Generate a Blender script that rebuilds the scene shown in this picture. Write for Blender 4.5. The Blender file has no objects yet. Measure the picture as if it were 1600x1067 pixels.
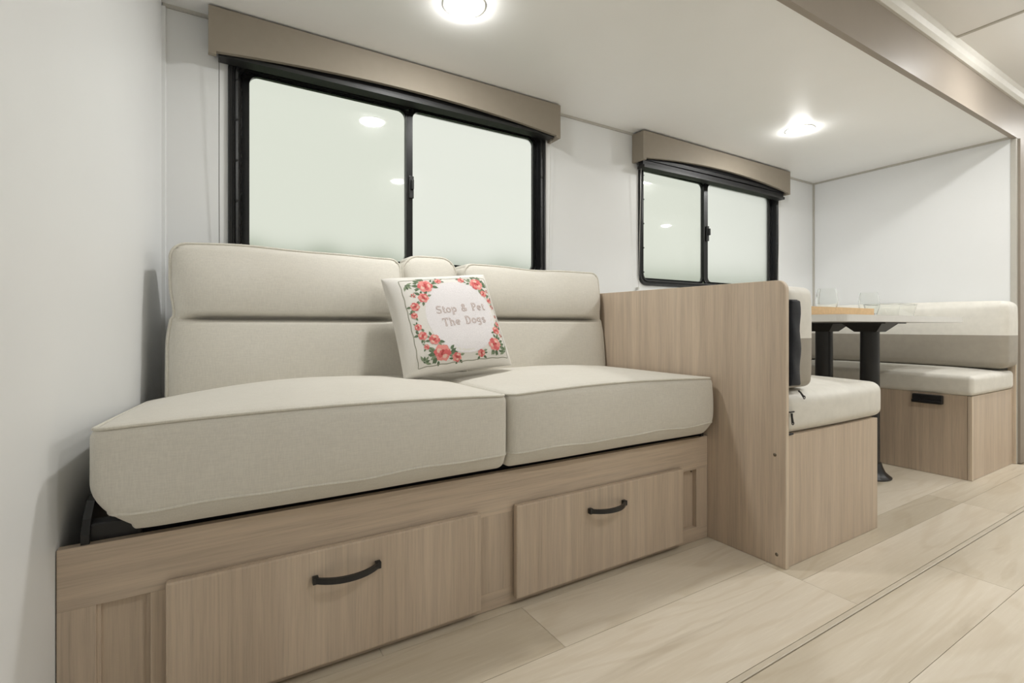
import bpy, bmesh, math, random
from mathutils import Vector, Matrix
random.seed(7)
scene = bpy.context.scene
COL = scene.collection

# ------------------------------------------------------------------ camera
FPX = 774.0
cam_d = bpy.data.cameras.new('camera')
cam_d.sensor_width = 36.0
cam_d.lens = 36.0 * FPX / 1600.0
cam_d.shift_y = -24.0 / 1600.0
cam_d.clip_start = 0.02
cam = bpy.data.objects.new('camera', cam_d)
COL.objects.link(cam)
cam.location = (0, 0, 0.74)
cam.rotation_euler = (math.radians(90), 0, -math.atan2(470, 774))
scene.camera = cam

# ------------------------------------------------------------------ world, exposure
world = bpy.data.worlds.new('overcast_daylight')
scene.world = world
world.use_nodes = True
bg = world.node_tree.nodes['Background']
bg.inputs[0].default_value = (0.91, 0.94, 0.84, 1)
bg.inputs[1].default_value = 0.765
scene.view_settings.view_transform = 'Standard'
scene.view_settings.look = 'None'
scene.view_settings.exposure = 0.28
scene.view_settings.gamma = 1.0
scene.view_settings.use_curve_mapping = False
LIGHT_SLIDE = 172.0      # radiance of the lenses in the low ceiling
LIGHT_MAIN = 182.0       # radiance of the lenses in the high ceiling

# ------------------------------------------------------------------ key dimensions
WY = 1.92        # window wall
CZ = 1.765       # low ceiling over the seating
HZ = 1.99        # high ceiling
RX = 3.70        # end wall beside the dinette
FY = 0.872       # plane of the fascia
def left_x(y):   # the end wall beside the sofa stands slightly out of square
    return -0.133 - (WY - y) * 0.121

# ------------------------------------------------------------------ materials
MATS = {}
def new_mat(name):
    m = bpy.data.materials.new(name); m.use_nodes = True
    nt = m.node_tree
    b = nt.nodes['Principled BSDF']
    MATS[name] = m
    return m, nt, b
def N(nt, t, **kw):
    n = nt.nodes.new(t)
    for k, v in kw.items():
        setattr(n, k, v)
    return n
def ramp(nt, fac, stops):
    r = N(nt, 'ShaderNodeValToRGB')
    e = r.color_ramp.elements
    while len(e) < len(stops): e.new(0.5)
    for el, (p, c) in zip(e, stops):
        el.position = p; el.color = (*c, 1)
    nt.links.new(fac, r.inputs[0])
    return r.outputs[0]
def mixc(nt, fac, a, b, mode='MIX'):
    m = N(nt, 'ShaderNodeMix', data_type='RGBA', blend_type=mode)
    if isinstance(fac, (int, float)): m.inputs[0].default_value = fac
    else: nt.links.new(fac, m.inputs[0])
    for s, v in ((6, a), (7, b)):
        if isinstance(v, tuple): m.inputs[s].default_value = (*v, 1)
        else: nt.links.new(v, m.inputs[s])
    return m.outputs[2]
def coords(nt, scale, rot=(0, 0, 0), kind='Object', rnd=0.0):
    tc = N(nt, 'ShaderNodeTexCoord')
    mp = N(nt, 'ShaderNodeMapping')
    mp.inputs['Scale'].default_value = scale
    mp.inputs['Rotation'].default_value = rot
    nt.links.new(tc.outputs[kind], mp.inputs[0])
    if rnd:
        oi = N(nt, 'ShaderNodeObjectInfo')
        mm = N(nt, 'ShaderNodeMath', operation='MULTIPLY'); mm.inputs[1].default_value = rnd
        nt.links.new(oi.outputs['Random'], mm.inputs[0])
        cb = N(nt, 'ShaderNodeCombineXYZ')
        for k in range(3): nt.links.new(mm.outputs[0], cb.inputs[k])
        nt.links.new(cb.outputs[0], mp.inputs['Location'])
    return mp.outputs[0]
def noise(nt, vec, scale, detail=4, rough=0.55, dist=0.0):
    n = N(nt, 'ShaderNodeTexNoise')
    n.inputs['Scale'].default_value = scale
    n.inputs['Detail'].default_value = detail
    n.inputs['Roughness'].default_value = rough
    n.inputs['Distortion'].default_value = dist
    nt.links.new(vec, n.inputs['Vector'])
    return n.outputs[0]
def bump(nt, b, h, strength, dist=0.001):
    bp = N(nt, 'ShaderNodeBump')
    bp.inputs['Strength'].default_value = strength
    bp.inputs['Distance'].default_value = dist
    nt.links.new(h, bp.inputs['Height'])
    nt.links.new(bp.outputs[0], b.inputs['Normal'])

def plain(name, col, rough=0.5, metal=0.0, spec=0.5, var=0.04, vscale=30, bmp=0.0, bscale=400):
    m, nt, b = new_mat(name)
    v = coords(nt, (1, 1, 1))
    n = noise(nt, v, vscale, 3)
    lo = tuple(c * (1 - var) for c in col); hi = tuple(min(1, c * (1 + var)) for c in col)
    nt.links.new(ramp(nt, n, [(0.3, lo), (0.7, hi)]), b.inputs['Base Color'])
    b.inputs['Roughness'].default_value = rough
    b.inputs['Metallic'].default_value = metal
    b.inputs['Specular IOR Level'].default_value = spec
    if bmp: bump(nt, b, noise(nt, v, bscale, 2), bmp)
    return m

def wood(name, axis, base=(0.60, 0.505, 0.405), rnd=3.0):
    """fine straight-grained laminate; axis is the direction of the grain"""
    m, nt, b = new_mat(name)
    sc = [1.0, 1.0, 1.0]; sc['xyz'.index(axis)] = 0.028
    v = coords(nt, tuple(sc), rnd=rnd)
    fine = noise(nt, v, 260, 5, 0.65)
    mid = noise(nt, v, 62, 3, 0.5)
    broad = noise(nt, v, 13, 2, 0.5)
    d = tuple(c * 0.70 for c in base); l = tuple(min(1, c * 1.16) for c in base)
    c1 = ramp(nt, fine, [(0.33, d), (0.5, base), (0.72, l)])
    c2 = ramp(nt, mid, [(0.36, (base[0] * .86, base[1] * .84, base[2] * .83)), (0.62, (base[0] * 1.07, base[1] * 1.05, base[2] * 1.03))])
    c3 = ramp(nt, broad, [(0.35, (0.93, 0.90, 0.87)), (0.65, (1.04, 1.02, 1.0))])
    c = mixc(nt, 0.6, c1, c2)
    nt.links.new(mixc(nt, 1.0, c, c3, 'MULTIPLY'), b.inputs['Base Color'])
    b.inputs['Roughness'].default_value = 0.42
    b.inputs['Specular IOR Level'].default_value = 0.35
    bump(nt, b, fine, 0.06, 0.0006)
    return m
wood('wood_z', 'z'); wood('wood_x', 'x'); wood('wood_y', 'y')
wood('wood_edge', 'z', base=(0.68, 0.59, 0.48))

def floor_wood():
    m, nt, b = new_mat('floor_wood')
    v = coords(nt, (0.16, 1.0, 1.0), rnd=17.0)
    warp = noise(nt, v, 5.0, 3, 0.45, 0.7)
    w = N(nt, 'ShaderNodeMath', operation='MULTIPLY'); w.inputs[1].default_value = 46.0
    nt.links.new(warp, w.inputs[0])
    fr = N(nt, 'ShaderNodeMath', operation='SINE'); nt.links.new(w.outputs[0], fr.inputs[0])
    v2 = coords(nt, (0.06, 1.0, 1.0), rnd=17.0)
    fine = noise(nt, v2, 120, 5, 0.65)
    broad = noise(nt, v, 3.2, 3, 0.5)
    blot = noise(nt, v, 9, 4, 0.6, 0.6)
    A = (0.715, 0.645, 0.53)
    c1 = ramp(nt, fine, [(0.3, (0.69, 0.615, 0.495)), (0.55, A), (0.75, (0.77, 0.70, 0.585))])
    c2 = ramp(nt, fr.outputs[0], [(0.0, (1, 1, 1)), (0.35, (1, 1, 1)), (0.95, (0.945, 0.93, 0.905))])
    c3 = ramp(nt, broad, [(0.32, (0.86, 0.84, 0.80)), (0.62, (1.06, 1.06, 1.07))])
    c4 = ramp(nt, blot, [(0.60, (1, 1, 1)), (0.76, (0.80, 0.775, 0.73))])
    oi = N(nt, 'ShaderNodeObjectInfo')
    c5 = ramp(nt, oi.outputs['Random'], [(0.0, (0.90, 0.89, 0.87)), (1.0, (1.05, 1.05, 1.06))])
    c = mixc(nt, 1.0, c1, c2, 'MULTIPLY')
    for k in (c3, c4, c5): c = mixc(nt, 1.0, c, k, 'MULTIPLY')
    nt.links.new(c, b.inputs['Base Color'])
    b.inputs['Roughness'].default_value = 0.38
    b.inputs['Specular IOR Level'].default_value = 0.4
    bump(nt, b, fine, 0.05, 0.0006)
    return m
floor_wood()

def fabric(name, col, weave=900, var=0.10, bstr=0.25, rough=0.85):
    m, nt, b = new_mat(name)
    vx = coords(nt, (0.10, 1.0, 1.0)); vz = coords(nt, (1.0, 1.0, 0.10))
    a = noise(nt, vx, weave * 0.5, 3, 0.6); c = noise(nt, vz, weave * 0.5, 3, 0.6)
    s = N(nt, 'ShaderNodeMath', operation='ADD'); nt.links.new(a, s.inputs[0]); nt.links.new(c, s.inputs[1])
    h = N(nt, 'ShaderNodeMath', operation='MULTIPLY'); h.inputs[1].default_value = 0.5; nt.links.new(s.outputs[0], h.inputs[0])
    lo = tuple(k * (1 - var) for k in col); hi = tuple(min(1, k * (1 + var * 0.6)) for k in col)
    c1 = ramp(nt, h.outputs[0], [(0.36, lo), (0.62, hi)])
    big = noise(nt, coords(nt, (1, 1, 1)), 7, 3)
    c2 = ramp(nt, big, [(0.3, (0.97, 0.965, 0.955)), (0.7, (1.0, 1.0, 1.0))])
    nt.links.new(mixc(nt, 1.0, c1, c2, 'MULTIPLY'), b.inputs['Base Color'])
    b.inputs['Roughness'].default_value = rough
    b.inputs['Specular IOR Level'].default_value = 0.2
    b.inputs['Sheen Weight'].default_value = 0.15
    bump(nt, b, h.outputs[0], bstr, 0.0008)
    return m
fabric('linen', (0.745, 0.715, 0.645), var=0.07, bstr=0.18)
fabric('piping_cloth', (0.74, 0.71, 0.63), bstr=0.1)
fabric('pillow_cloth', (0.80, 0.775, 0.73), weave=1500, var=0.05, bstr=0.12)
fabric('navy_cloth', (0.018, 0.020, 0.026), weave=1400, var=0.25, bstr=0.2, rough=0.7)

plain('vinyl_cream', (0.77, 0.745, 0.68), 0.5, bmp=0.12, bscale=700)
plain('vinyl_taupe', (0.36, 0.325, 0.27), 0.45, bmp=0.12, bscale=700)
plain('wall_white', (0.82, 0.83, 0.83), 0.42, spec=0.3, var=0.012, vscale=3)
plain('ceiling_white', (0.93, 0.93, 0.915), 0.38, spec=0.35, var=0.012, vscale=3)
plain('batten', (0.50, 0.48, 0.43), 0.45, var=0.02)
plain('ivory_trim', (0.78, 0.765, 0.71), 0.5, var=0.02)
plain('fascia_taupe', (0.34, 0.295, 0.245), 0.46, spec=0.28, var=0.02, vscale=6)
plain('valance_taupe', (0.30, 0.262, 0.21), 0.62, spec=0.25, var=0.02, bmp=0.1, bscale=900)
plain('black_frame', (0.012, 0.0125, 0.013), 0.28, spec=0.5, var=0.1)
plain('black_metal', (0.012, 0.012, 0.013), 0.35, spec=0.5, var=0.1)
plain('shade_black', (0.010, 0.010, 0.011), 0.55, var=0.15, vscale=80)
plain('shade_rail', (0.018, 0.0185, 0.018), 0.5, metal=0.0, var=0.03)
plain('subfloor', (0.42, 0.34, 0.24), 0.8, var=0.08)
plain('table_white', (0.72, 0.71, 0.68), 0.25, var=0.02)
plain('oak_tray', (0.60, 0.40, 0.20), 0.45, var=0.08, vscale=60)
plain('screw_metal', (0.22, 0.19, 0.15), 0.35, metal=0.9)
plain('cord_white', (0.62, 0.61, 0.57), 0.6)
plain('cord_dark', (0.12, 0.115, 0.105), 0.6)
plain('lens_ring', (0.82, 0.82, 0.80), 0.35, var=0.01)
plain('nosing', (0.63, 0.56, 0.45), 0.4, var=0.05, vscale=20)
plain('steel', (0.35, 0.34, 0.32), 0.35, metal=0.9)
plain('hedge_leaf', (0.22, 0.30, 0.19), 0.7, var=0.3, vscale=18)
for nm, c in (('rose_deep', (0.50, 0.09, 0.085)), ('rose_coral', (0.70, 0.16, 0.16)), ('rose_pink', (0.83, 0.32, 0.29)),
              ('rose_pale', (0.84, 0.55, 0.46)), ('leaf_green', (0.135, 0.19, 0.115)), ('leaf_pale', (0.27, 0.33, 0.22)),
              ('thread_tan', (0.44, 0.27, 0.20)), ('border_thread', (0.30, 0.30, 0.23)), ('oval_white', (0.82, 0.79, 0.80))):
    plain(nm, c, 0.8, spec=0.15, var=0.12, vscale=500)

def emit(name, col, strength):
    m, nt, b = new_mat(name)
    b.inputs['Base Color'].default_value = (0.9, 0.9, 0.88, 1)
    b.inputs['Emission Color'].default_value = (*col, 1)
    b.inputs['Emission Strength'].default_value = strength
    return m
emit('lens_slide', (1.0, 0.995, 0.97), LIGHT_SLIDE)
emit('lens_main', (1.0, 0.995, 0.97), LIGHT_MAIN)

def obscured_glass(name, tint, rough):
    m = bpy.data.materials.new(name); m.use_nodes = True; MATS[name] = m
    nt = m.node_tree
    for n in list(nt.nodes):
        if n.type == 'BSDF_PRINCIPLED': nt.nodes.remove(n)
    out = nt.nodes['Material Output']
    rf = N(nt, 'ShaderNodeBsdfRefraction'); rf.inputs['Color'].default_value = (*tint, 1)
    rf.inputs['Roughness'].default_value = rough; rf.inputs['IOR'].default_value = 1.25
    gl = N(nt, 'ShaderNodeBsdfGlossy'); gl.inputs['Roughness'].default_value = 0.02
    fr = N(nt, 'ShaderNodeFresnel'); fr.inputs['IOR'].default_value = 1.35
    mx = N(nt, 'ShaderNodeMixShader')
    nt.links.new(fr.outputs[0], mx.inputs[0]); nt.links.new(rf.outputs[0], mx.inputs[1]); nt.links.new(gl.outputs[0], mx.inputs[2])
    nt.links.new(mx.outputs[0], out.inputs[0])
    return m
obscured_glass('window_glass', (0.985, 0.985, 0.985), 0.36)
obscured_glass('screen_glass', (0.94, 0.945, 0.93), 0.36)
m, nt, b = new_mat('clear_glass')
b.inputs['Transmission Weight'].default_value = 1.0
b.inputs['Roughness'].default_value = 0.0
b.inputs['IOR'].default_value = 1.25
b.inputs['Base Color'].default_value = (0.97, 0.98, 0.97, 1)

# ------------------------------------------------------------------ helpers
def tag(o, label=None, cat=None, group=None, kind=None):
    for k, v in (('label', label), ('category', cat), ('group', group), ('kind', kind)):
        if v: o[k] = v
    return o
def thing(name, loc, label=None, cat=None, group=None, kind=None, rot=(0, 0, 0)):
    o = bpy.data.objects.new(name, None)
    COL.objects.link(o)
    o.location = loc; o.rotation_euler = rot; o.empty_display_size = 0.1
    return tag(o, label, cat, group, kind)
def obj(name, data, mats, parent=None, smooth=False, world_space=True):
    """data = (verts, faces[, material indices]); verts in the parent's space unless world_space"""
    me = bpy.data.meshes.new(name)
    me.from_pydata([tuple(v) for v in data[0]], [], data[1])
    if not isinstance(mats, (list, tuple)): mats = [mats]
    for m in mats: me.materials.append(MATS[m])
    if len(data) > 2:
        for p, i in zip(me.polygons, data[2]): p.material_index = i
    bm = bmesh.new(); bm.from_mesh(me)
    bmesh.ops.recalc_face_normals(bm, faces=bm.faces)
    bm.to_mesh(me); bm.free()
    if smooth:
        me.polygons.foreach_set('use_smooth', [True] * len(me.polygons))
        try: me.set_sharp_from_angle(angle=math.radians(38 if smooth is True else smooth))
        except Exception: pass
    o = bpy.data.objects.new(name, me)
    COL.objects.link(o)
    if parent:
        o.parent = parent
        if world_space:
            loc = Vector((0, 0, 0)); p = parent
            while p: loc += p.location; p = p.parent
            me.transform(Matrix.Translation(-loc))
    return o
def join(*ds):
    V, F, M = [], [], []
    for d in ds:
        n = len(V); V += list(d[0]); F += [tuple(i + n for i in f) for f in d[1]]
        M += list(d[2]) if len(d) > 2 else [0] * len(d[1])
    return V, F, M
def mat_i(d, i): return d[0], d[1], [i] * len(d[1])

def box(x0, x1, y0, y1, z0, z1, bev=0.0):
    if bev <= 0:
        V = [(x, y, z) for z in (z0, z1) for y in (y0, y1) for x in (x0, x1)]
        return V, [(0, 2, 3, 1), (4, 5, 7, 6), (0, 1, 5, 4), (2, 6, 7, 3), (0, 4, 6, 2), (1, 3, 7, 5)]
    bm = bmesh.new()
    bmesh.ops.create_cube(bm, size=1.0)
    for v in bm.verts:
        v.co = Vector(((x0 + x1) / 2 + v.co.x * (x1 - x0), (y0 + y1) / 2 + v.co.y * (y1 - y0), (z0 + z1) / 2 + v.co.z * (z1 - z0)))
    bmesh.ops.bevel(bm, geom=list(bm.edges), offset=bev, segments=2, profile=0.6, affect='EDGES')
    return from_bm(bm)
def from_bm(bm):
    bm.verts.index_update()
    d = [tuple(v.co) for v in bm.verts], [tuple(v.index for v in f.verts) for f in bm.faces]
    bm.free(); return d

def axis_list(a, b, r, n, cuts=()):
    s = [a + r * (1 - math.cos(k * math.pi / 12)) * 1.0 for k in range(7)] if r > 0 else [a]
    e = [a + b - x for x in reversed(s)]
    mid = [a + r + (b - a - 2 * r) * k / n for k in range(1, n)]
    L = sorted(set(round(x, 6) for x in s + mid + e + list(cuts)))
    out = [L[0]]
    for x in L[1:]:
        if x - out[-1] > 1e-5: out.append(x)
    return out
def rbox(lo, hi, r, n=(10, 10, 10), deform=None, cuts=((), (), ())):
    """box with rounded edges on a fine grid, bent by deform(x, y, z)"""
    A = [axis_list(lo[k], hi[k], r, n[k], cuts[k]) for k in range(3)]
    idx, V, F = {}, [], []
    def vid(p):
        key = tuple(round(c, 6) for c in p)
        if key not in idx:
            q = [min(max(p[k], lo[k] + r), hi[k] - r) for k in range(3)]
            d = Vector([p[k] - q[k] for k in range(3)])
            w = Vector(q) + d.normalized() * r if d.length > 1e-9 else Vector(p)
            idx[key] = len(V); V.append(tuple(deform(*w)) if deform else tuple(w))
        return idx[key]
    for k in range(3):
        i, j = [a for a in range(3) if a != k]
        for side in (lo[k], hi[k]):
            for a in range(len(A[i]) - 1):
                for c in range(len(A[j]) - 1):
                    ps = []
                    for (da, dc) in ((0, 0), (1, 0), (1, 1), (0, 1)):
                        p = [0, 0, 0]; p[k] = side; p[i] = A[i][a + da]; p[j] = A[j][c + dc]
                        ps.append(vid(p))
                    if len(set(ps)) >= 3: F.append(tuple(dict.fromkeys(ps)))
    return V, F

def tube(pts, r, seg=8, closed=False, caps=True):
    P = [Vector(p) for p in pts]; n = len(P)
    V, F = [], []
    up = None
    for i in range(n):
        if closed: t = P[(i + 1) % n] - P[i - 1]
        else: t = P[min(i + 1, n - 1)] - P[max(i - 1, 0)]
        t.normalize()
        if up is None:
            up = Vector((0, 0, 1)) if abs(t.z) < 0.9 else Vector((1, 0, 0))
        up = (up - t * up.dot(t)).normalized()
        s = t.cross(up)
        for k in range(seg):
            a = 2 * math.pi * k / seg
            V.append(tuple(P[i] + (up * math.cos(a) + s * math.sin(a)) * (r[i] if isinstance(r, list) else r)))
    for i in range(n if closed else n - 1):
        for k in range(seg):
            a, b2 = i * seg + k, i * seg + (k + 1) % seg
            c, d = ((i + 1) % n) * seg + (k + 1) % seg, ((i + 1) % n) * seg + k
            F.append((a, b2, c, d))
    if caps and not closed:
        F.append(tuple(range(seg))); F.append(tuple((n - 1) * seg + k for k in range(seg)))
    return V, F
def lathe(profile, cx, cy, cz, seg=32):
    V, F = [], []
    n = len(profile)
    for (r, z) in profile:
        for k in range(seg):
            a = 2 * math.pi * k / seg
            V.append((cx + r * math.cos(a), cy + r * math.sin(a), cz + z))
    for i in range(n - 1):
        for k in range(seg):
            F.append((i * seg + k, i * seg + (k + 1) % seg, (i + 1) * seg + (k + 1) % seg, (i + 1) * seg + k))
    if profile[0][0] > 1e-6: F.append(tuple(range(seg)))
    if profile[-1][0] > 1e-6: F.append(tuple((n - 1) * seg + k for k in range(seg)))
    return V, F
def prism(poly, axis, a, b):
    """polygon (list of 2D points) extruded along an axis from a to b"""
    def mk(p, t):
        return {'x': (t, p[0], p[1]), 'y': (p[0], t, p[1]), 'z': (p[0], p[1], t)}[axis]
    n = len(poly)
    V = [mk(p, a) for p in poly] + [mk(p, b) for p in poly]
    F = [tuple(range(n)), tuple(range(2 * n - 1, n - 1, -1))] + [(i, (i + 1) % n, n + (i + 1) % n, n + i) for i in range(n)]
    return V, F
def rrect(x0, x1, z0, z1, r, seg=6):
    pts = []
    for cx, cz, a0 in ((x1 - r, z1 - r, 0), (x0 + r, z1 - r, 90), (x0 + r, z0 + r, 180), (x1 - r, z0 + r, 270)):
        for k in range(seg + 1):
            a = math.radians(a0 + 90 * k / seg)
            pts.append((cx + r * math.cos(a), cz + r * math.sin(a)))
    return pts
def ring_sweep(x0, x1, z0, z1, r, profile):
    """rounded rectangular frame; profile = [(inset, y)]"""
    V, F = [], []; n = None
    for ins, y in profile:
        L = rrect(x0 + ins, x1 - ins, z0 + ins, z1 - ins, max(r - ins * 0.6, 0.006))
        n = len(L); V += [(x, y, z) for x, z in L]
    m = len(profile)
    for i in range(m):
        j = (i + 1) % m
        for k in range(n):
            F.append((i * n + k, i * n + (k + 1) % n, j * n + (k + 1) % n, j * n + k))
    return V, F
def S(name, data, mat, parent=None, smooth=False):
    o = obj(name, data, mat, parent, smooth)
    if not parent: o['kind'] = 'structure'
    return o

# ------------------------------------------------------------------ setting: floor
XE, YB = 5.3, -1.7           # far ends of the vehicle's inside
floor = S('floor', box(-0.75, XE, YB, WY + 0.1, -0.06, -0.008), 'subfloor')
LIP_Y = 0.634
rows = [(LIP_Y + 0.014, 0.795, 1.47), (0.795, 0.912, 1.47), (0.912, 1.10, 0.698), (1.10, 1.28, 1.55), (1.28, 1.46, 0.95), (1.46, 1.64, 2.2),
        (0.451, LIP_Y - 0.003, 1.92), (0.268, 0.451, 1.20), (0.085, 0.268, 2.55), (-0.098, 0.085, 1.7), (-0.281, -0.098, 0.4),
        (-0.464, -0.281, 1.2), (-0.647, -0.464, 0.2), (-0.83, -0.647, 0.9), (-1.013, -0.83, 0.1), (-1.196, -1.013, 0.7), (-1.379, -1.196, 0.0), (-1.562, -1.379, 0.6)]
PL = 1.22
for (a, c, j) in rows:
    slide = a > LIP_Y - 0.01
    x = j - PL * 3
    xe = RX if slide else XE
    while x < xe:
        lo, hi = max(x, left_x(c) + 0.002, -0.30 if slide else -0.7), min(x + PL, xe)
        if a == LIP_Y + 0.014 and lo < 1.4: c = 0.912          # one broad board in front of the sofa
        elif a == LIP_Y + 0.014: c = 0.795
        if hi - lo > 0.05 and not (a == 0.795 and lo < 1.4):
            g = 0.0006
            d = box(-(hi - lo) / 2 + g, (hi - lo) / 2 - g, -(c - a) / 2 + g, (c - a) / 2 - g, -0.012, 0.0)
            p = obj('plank', d, 'floor_wood', floor, world_space=False)
            p.location = ((lo + hi) / 2, (a + c) / 2, 0)
        x += PL
# edge of the raised part of the floor: a thin nosing in the same wood
S('trim_1', prism([(LIP_Y, -0.012), (LIP_Y, -0.001), (LIP_Y + 0.002, 0.0005), (LIP_Y + 0.0125, 0.0005), (LIP_Y + 0.0135, -0.012)], 'x', -0.3, RX), 'nosing')

# ------------------------------------------------------------------ setting: walls
W1 = (0.048, 1.347, 0.955, 1.662)       # big window, outer edge of the black flange
W2 = (1.957, 3.250, 0.960, 1.640)
INS = 0.018
def wall_with_holes(x0, x1, z0, z1, y0, y1, holes):
    xs = sorted({x0, x1, *[h[k] for h in holes for k in (0, 1)]}); zs = sorted({z0, z1, *[h[k] for h in holes for k in (2, 3)]})
    ds = []
    for i in range(len(xs) - 1):
        for k in range(len(zs) - 1):
            mx, mz = (xs[i] + xs[i + 1]) / 2, (zs[k] + zs[k + 1]) / 2
            if not any(h[0] < mx < h[1] and h[2] < mz < h[3] for h in holes):
                ds.append(box(xs[i], xs[i + 1], y0, y1, zs[k], zs[k + 1]))
    return join(*ds)
hole = lambda w: (w[0] + INS, w[1] - INS, w[2] + INS, w[3] - INS)
S('wall_back', wall_with_holes(-0.3, RX + 0.05, -0.06, CZ + 0.05, WY, WY + 0.06, [hole(W1), hole(W2)]), 'wall_white')
yl0, yl1 = YB - 0.05, WY + 0.06
S('wall_left', prism([(left_x(yl1), yl1), (left_x(yl0), yl0), (left_x(yl0) - 0.06, yl0), (left_x(yl1) - 0.06, yl1)], 'z', -0.06, HZ + 0.05), 'wall_white')
S('wall_right', box(RX, RX + 0.05, FY + 0.004, WY + 0.05, -0.02, CZ + 0.03), 'wall_white')
S('wall_front', box(-0.75, XE + 0.05, YB - 0.05, YB, -0.06, HZ + 0.05), 'wall_white')
S('wall_side', box(XE, XE + 0.05, YB - 0.05, FY + 0.06, -0.06, HZ + 0.05), 'wall_white')
S('wall_far', box(RX + 0.11, XE, FY + 0.014, FY + 0.05, -0.06, HZ + 0.05), 'wall_white')
S('ceiling', box(-0.32, RX + 0.05, FY + 0.012, WY + 0.05, CZ, CZ + 0.05), 'ceiling_white')
S('ceiling_high', box(-0.75, XE + 0.05, YB - 0.05, FY + 0.06, HZ, HZ + 0.05), 'ceiling_white')
# fascia where the low ceiling ends, its lower lip, and the ivory moulding above it
S('trim_2', box(-0.30, XE, FY, FY + 0.012, CZ - 0.004, 1.952), 'fascia_taupe')
S('trim_3', prism([(FY - 0.006, CZ - 0.014), (FY + 0.016, CZ - 0.014), (FY + 0.016, CZ + 0.002), (FY - 0.006, CZ + 0.004)], 'x', -0.30, XE), 'fascia_taupe')
S('trim_4', prism([(FY + 0.012, 1.948), (FY - 0.010, 1.948), (FY - 0.022, 1.960), (FY - 0.030, 1.978), (FY - 0.042, HZ), (FY + 0.012, HZ)], 'x', -0.30, XE), 'ivory_trim')
# upright jamb at the end of the dinette wall
S('trim_5', box(RX + 0.022, RX + 0.115, FY - 0.014, FY + 0.03, 0.0, CZ - 0.014), 'fascia_taupe')
S('trim_6', box(RX - 0.004, RX + 0.022, FY - 0.004, FY + 0.02, 0.0, CZ - 0.014, 0.002), 'batten')
# battens over the wall and ceiling joints
S('trim_7', box(left_x(WY) + 0.001, RX, WY - 0.006, WY, CZ - 0.012, CZ), 'batten')
S('trim_8', box(RX - 0.006, RX, FY + 0.02, WY - 0.006, CZ - 0.012, CZ), 'batten')
S('trim_9', box(RX - 0.010, RX, WY - 0.010, WY, 0.5, CZ - 0.012), 'batten')
S('trim_10', prism([(left_x(WY), WY), (left_x(WY - .012), WY - 0.010), (left_x(WY) + 0.009, WY - 0.010), (left_x(WY) + 0.011, WY)], 'z', 0.0, CZ - 0.012), 'wall_white')
S('trim_11', prism([(2.745, HZ), (2.748, HZ - 0.004), (2.762, HZ - 0.004), (2.765, HZ)], 'y', YB, FY - 0.042), 'batten')
S('trim_12', prism([(1.20, HZ), (1.203, HZ - 0.004), (1.217, HZ - 0.004), (1.22, HZ)], 'y', YB, FY - 0.042), 'batten')

# ------------------------------------------------------------------ windows
def window(name, w, mull, right_wide, left_wide):
    x0, x1, z0, z1 = w
    t = thing(name, ((x0 + x1) / 2, WY, z0), kind='structure')
    prof = [(0.0, WY), (0.0, WY - 0.008), (0.004, WY - 0.012), (0.012, WY - 0.012), (0.015, WY - 0.007), (0.019, WY - 0.007),
            (0.023, WY - 0.013), (0.030, WY - 0.011), (0.032, WY + 0.018), (0.037, WY + 0.018), (0.038, WY + 0.055), (INS, WY + 0.06), (INS, WY)]
    obj('window_frame', ring_sweep(x0, x1, z0, z1, 0.055, prof), 'black_frame', t, smooth=30)
    gi = 0.036
    # sliding sash: its own slim ring behind the flange
    def sash(a, b, y, wl, wr, wt=0.010):
        L0 = rrect(a, b, z0 + gi, z1 - gi, 0.03); L1 = rrect(a + wl, b - wr, z0 + gi + wt, z1 - gi - wt, 0.030)
        # keep the corner loops matched while the stiles differ in width
        n = len(L0)
        V = [(x, y, z) for x, z in L0] + [(x, y - 0.008, z) for x, z in L1] + [(x, y + 0.008, z) for x, z in L1] + [(x, y + 0.012, z) for x, z in L0]
        F = []
        for i in range(4):
            j = (i + 1) % 4
            F += [(i * n + k, i * n + (k + 1) % n, j * n + (k + 1) % n, j * n + k) for k in range(n)]
        return V, F
    mw = 0.024
    ya, yb = WY + 0.040, WY + 0.022
    fixed = obj('fixed_sash', sash(x0 + gi, mull + mw * 0.55, ya, left_wide, mw), 'black_frame', t, smooth=30)
    slide = obj('sliding_sash', sash(mull - mw * 0.45, x1 - gi, yb, mw, right_wide), 'black_frame', t, smooth=30)
    obj('glass_pane', box(x0 + gi + 0.004, mull, ya - 0.002, ya + 0.002, z0 + gi, z1 - gi), 'screen_glass', fixed)
    obj('glass_pane', box(mull, x1 - gi - 0.004, yb - 0.002, yb + 0.002, z0 + gi, z1 - gi), 'window_glass', slide)
    # latch on the meeting stile
    zc = (z0 + z1) / 2 - 0.005
    la = obj('latch', join(box(mull - 0.004, mull + 0.016, yb - 0.016, yb - 0.007, zc - 0.045, zc + 0.045, 0.003),
                           box(mull + 0.002, mull + 0.012, yb - 0.030, yb - 0.014, zc - 0.012, zc + 0.028, 0.003)), 'black_metal', slide)
    # screws in the side channels
    for sx in (x0 + 0.026, x1 - 0.026):
        for k in range(5):
            zz = z0 + 0.07 + (z1 - z0 - 0.16) * k / 4
            obj('screw', lathe([(0.0, 0.0), (0.004, 0.0005), (0.0042, 0.003)], 0, 0, 0, 8), 'black_metal', t, world_space=False)
            s = COL.objects[-1]
            s.rotation_euler = (math.radians(90), 0, 0)
            s.location = (sx - (x0 + x1) / 2, -0.0135, zz - z0)
    return t
window('window_1', W1, 0.688, 0.022, 0.030)
window('window_2', W2, 2.538, 0.030, 0.010)

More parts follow.
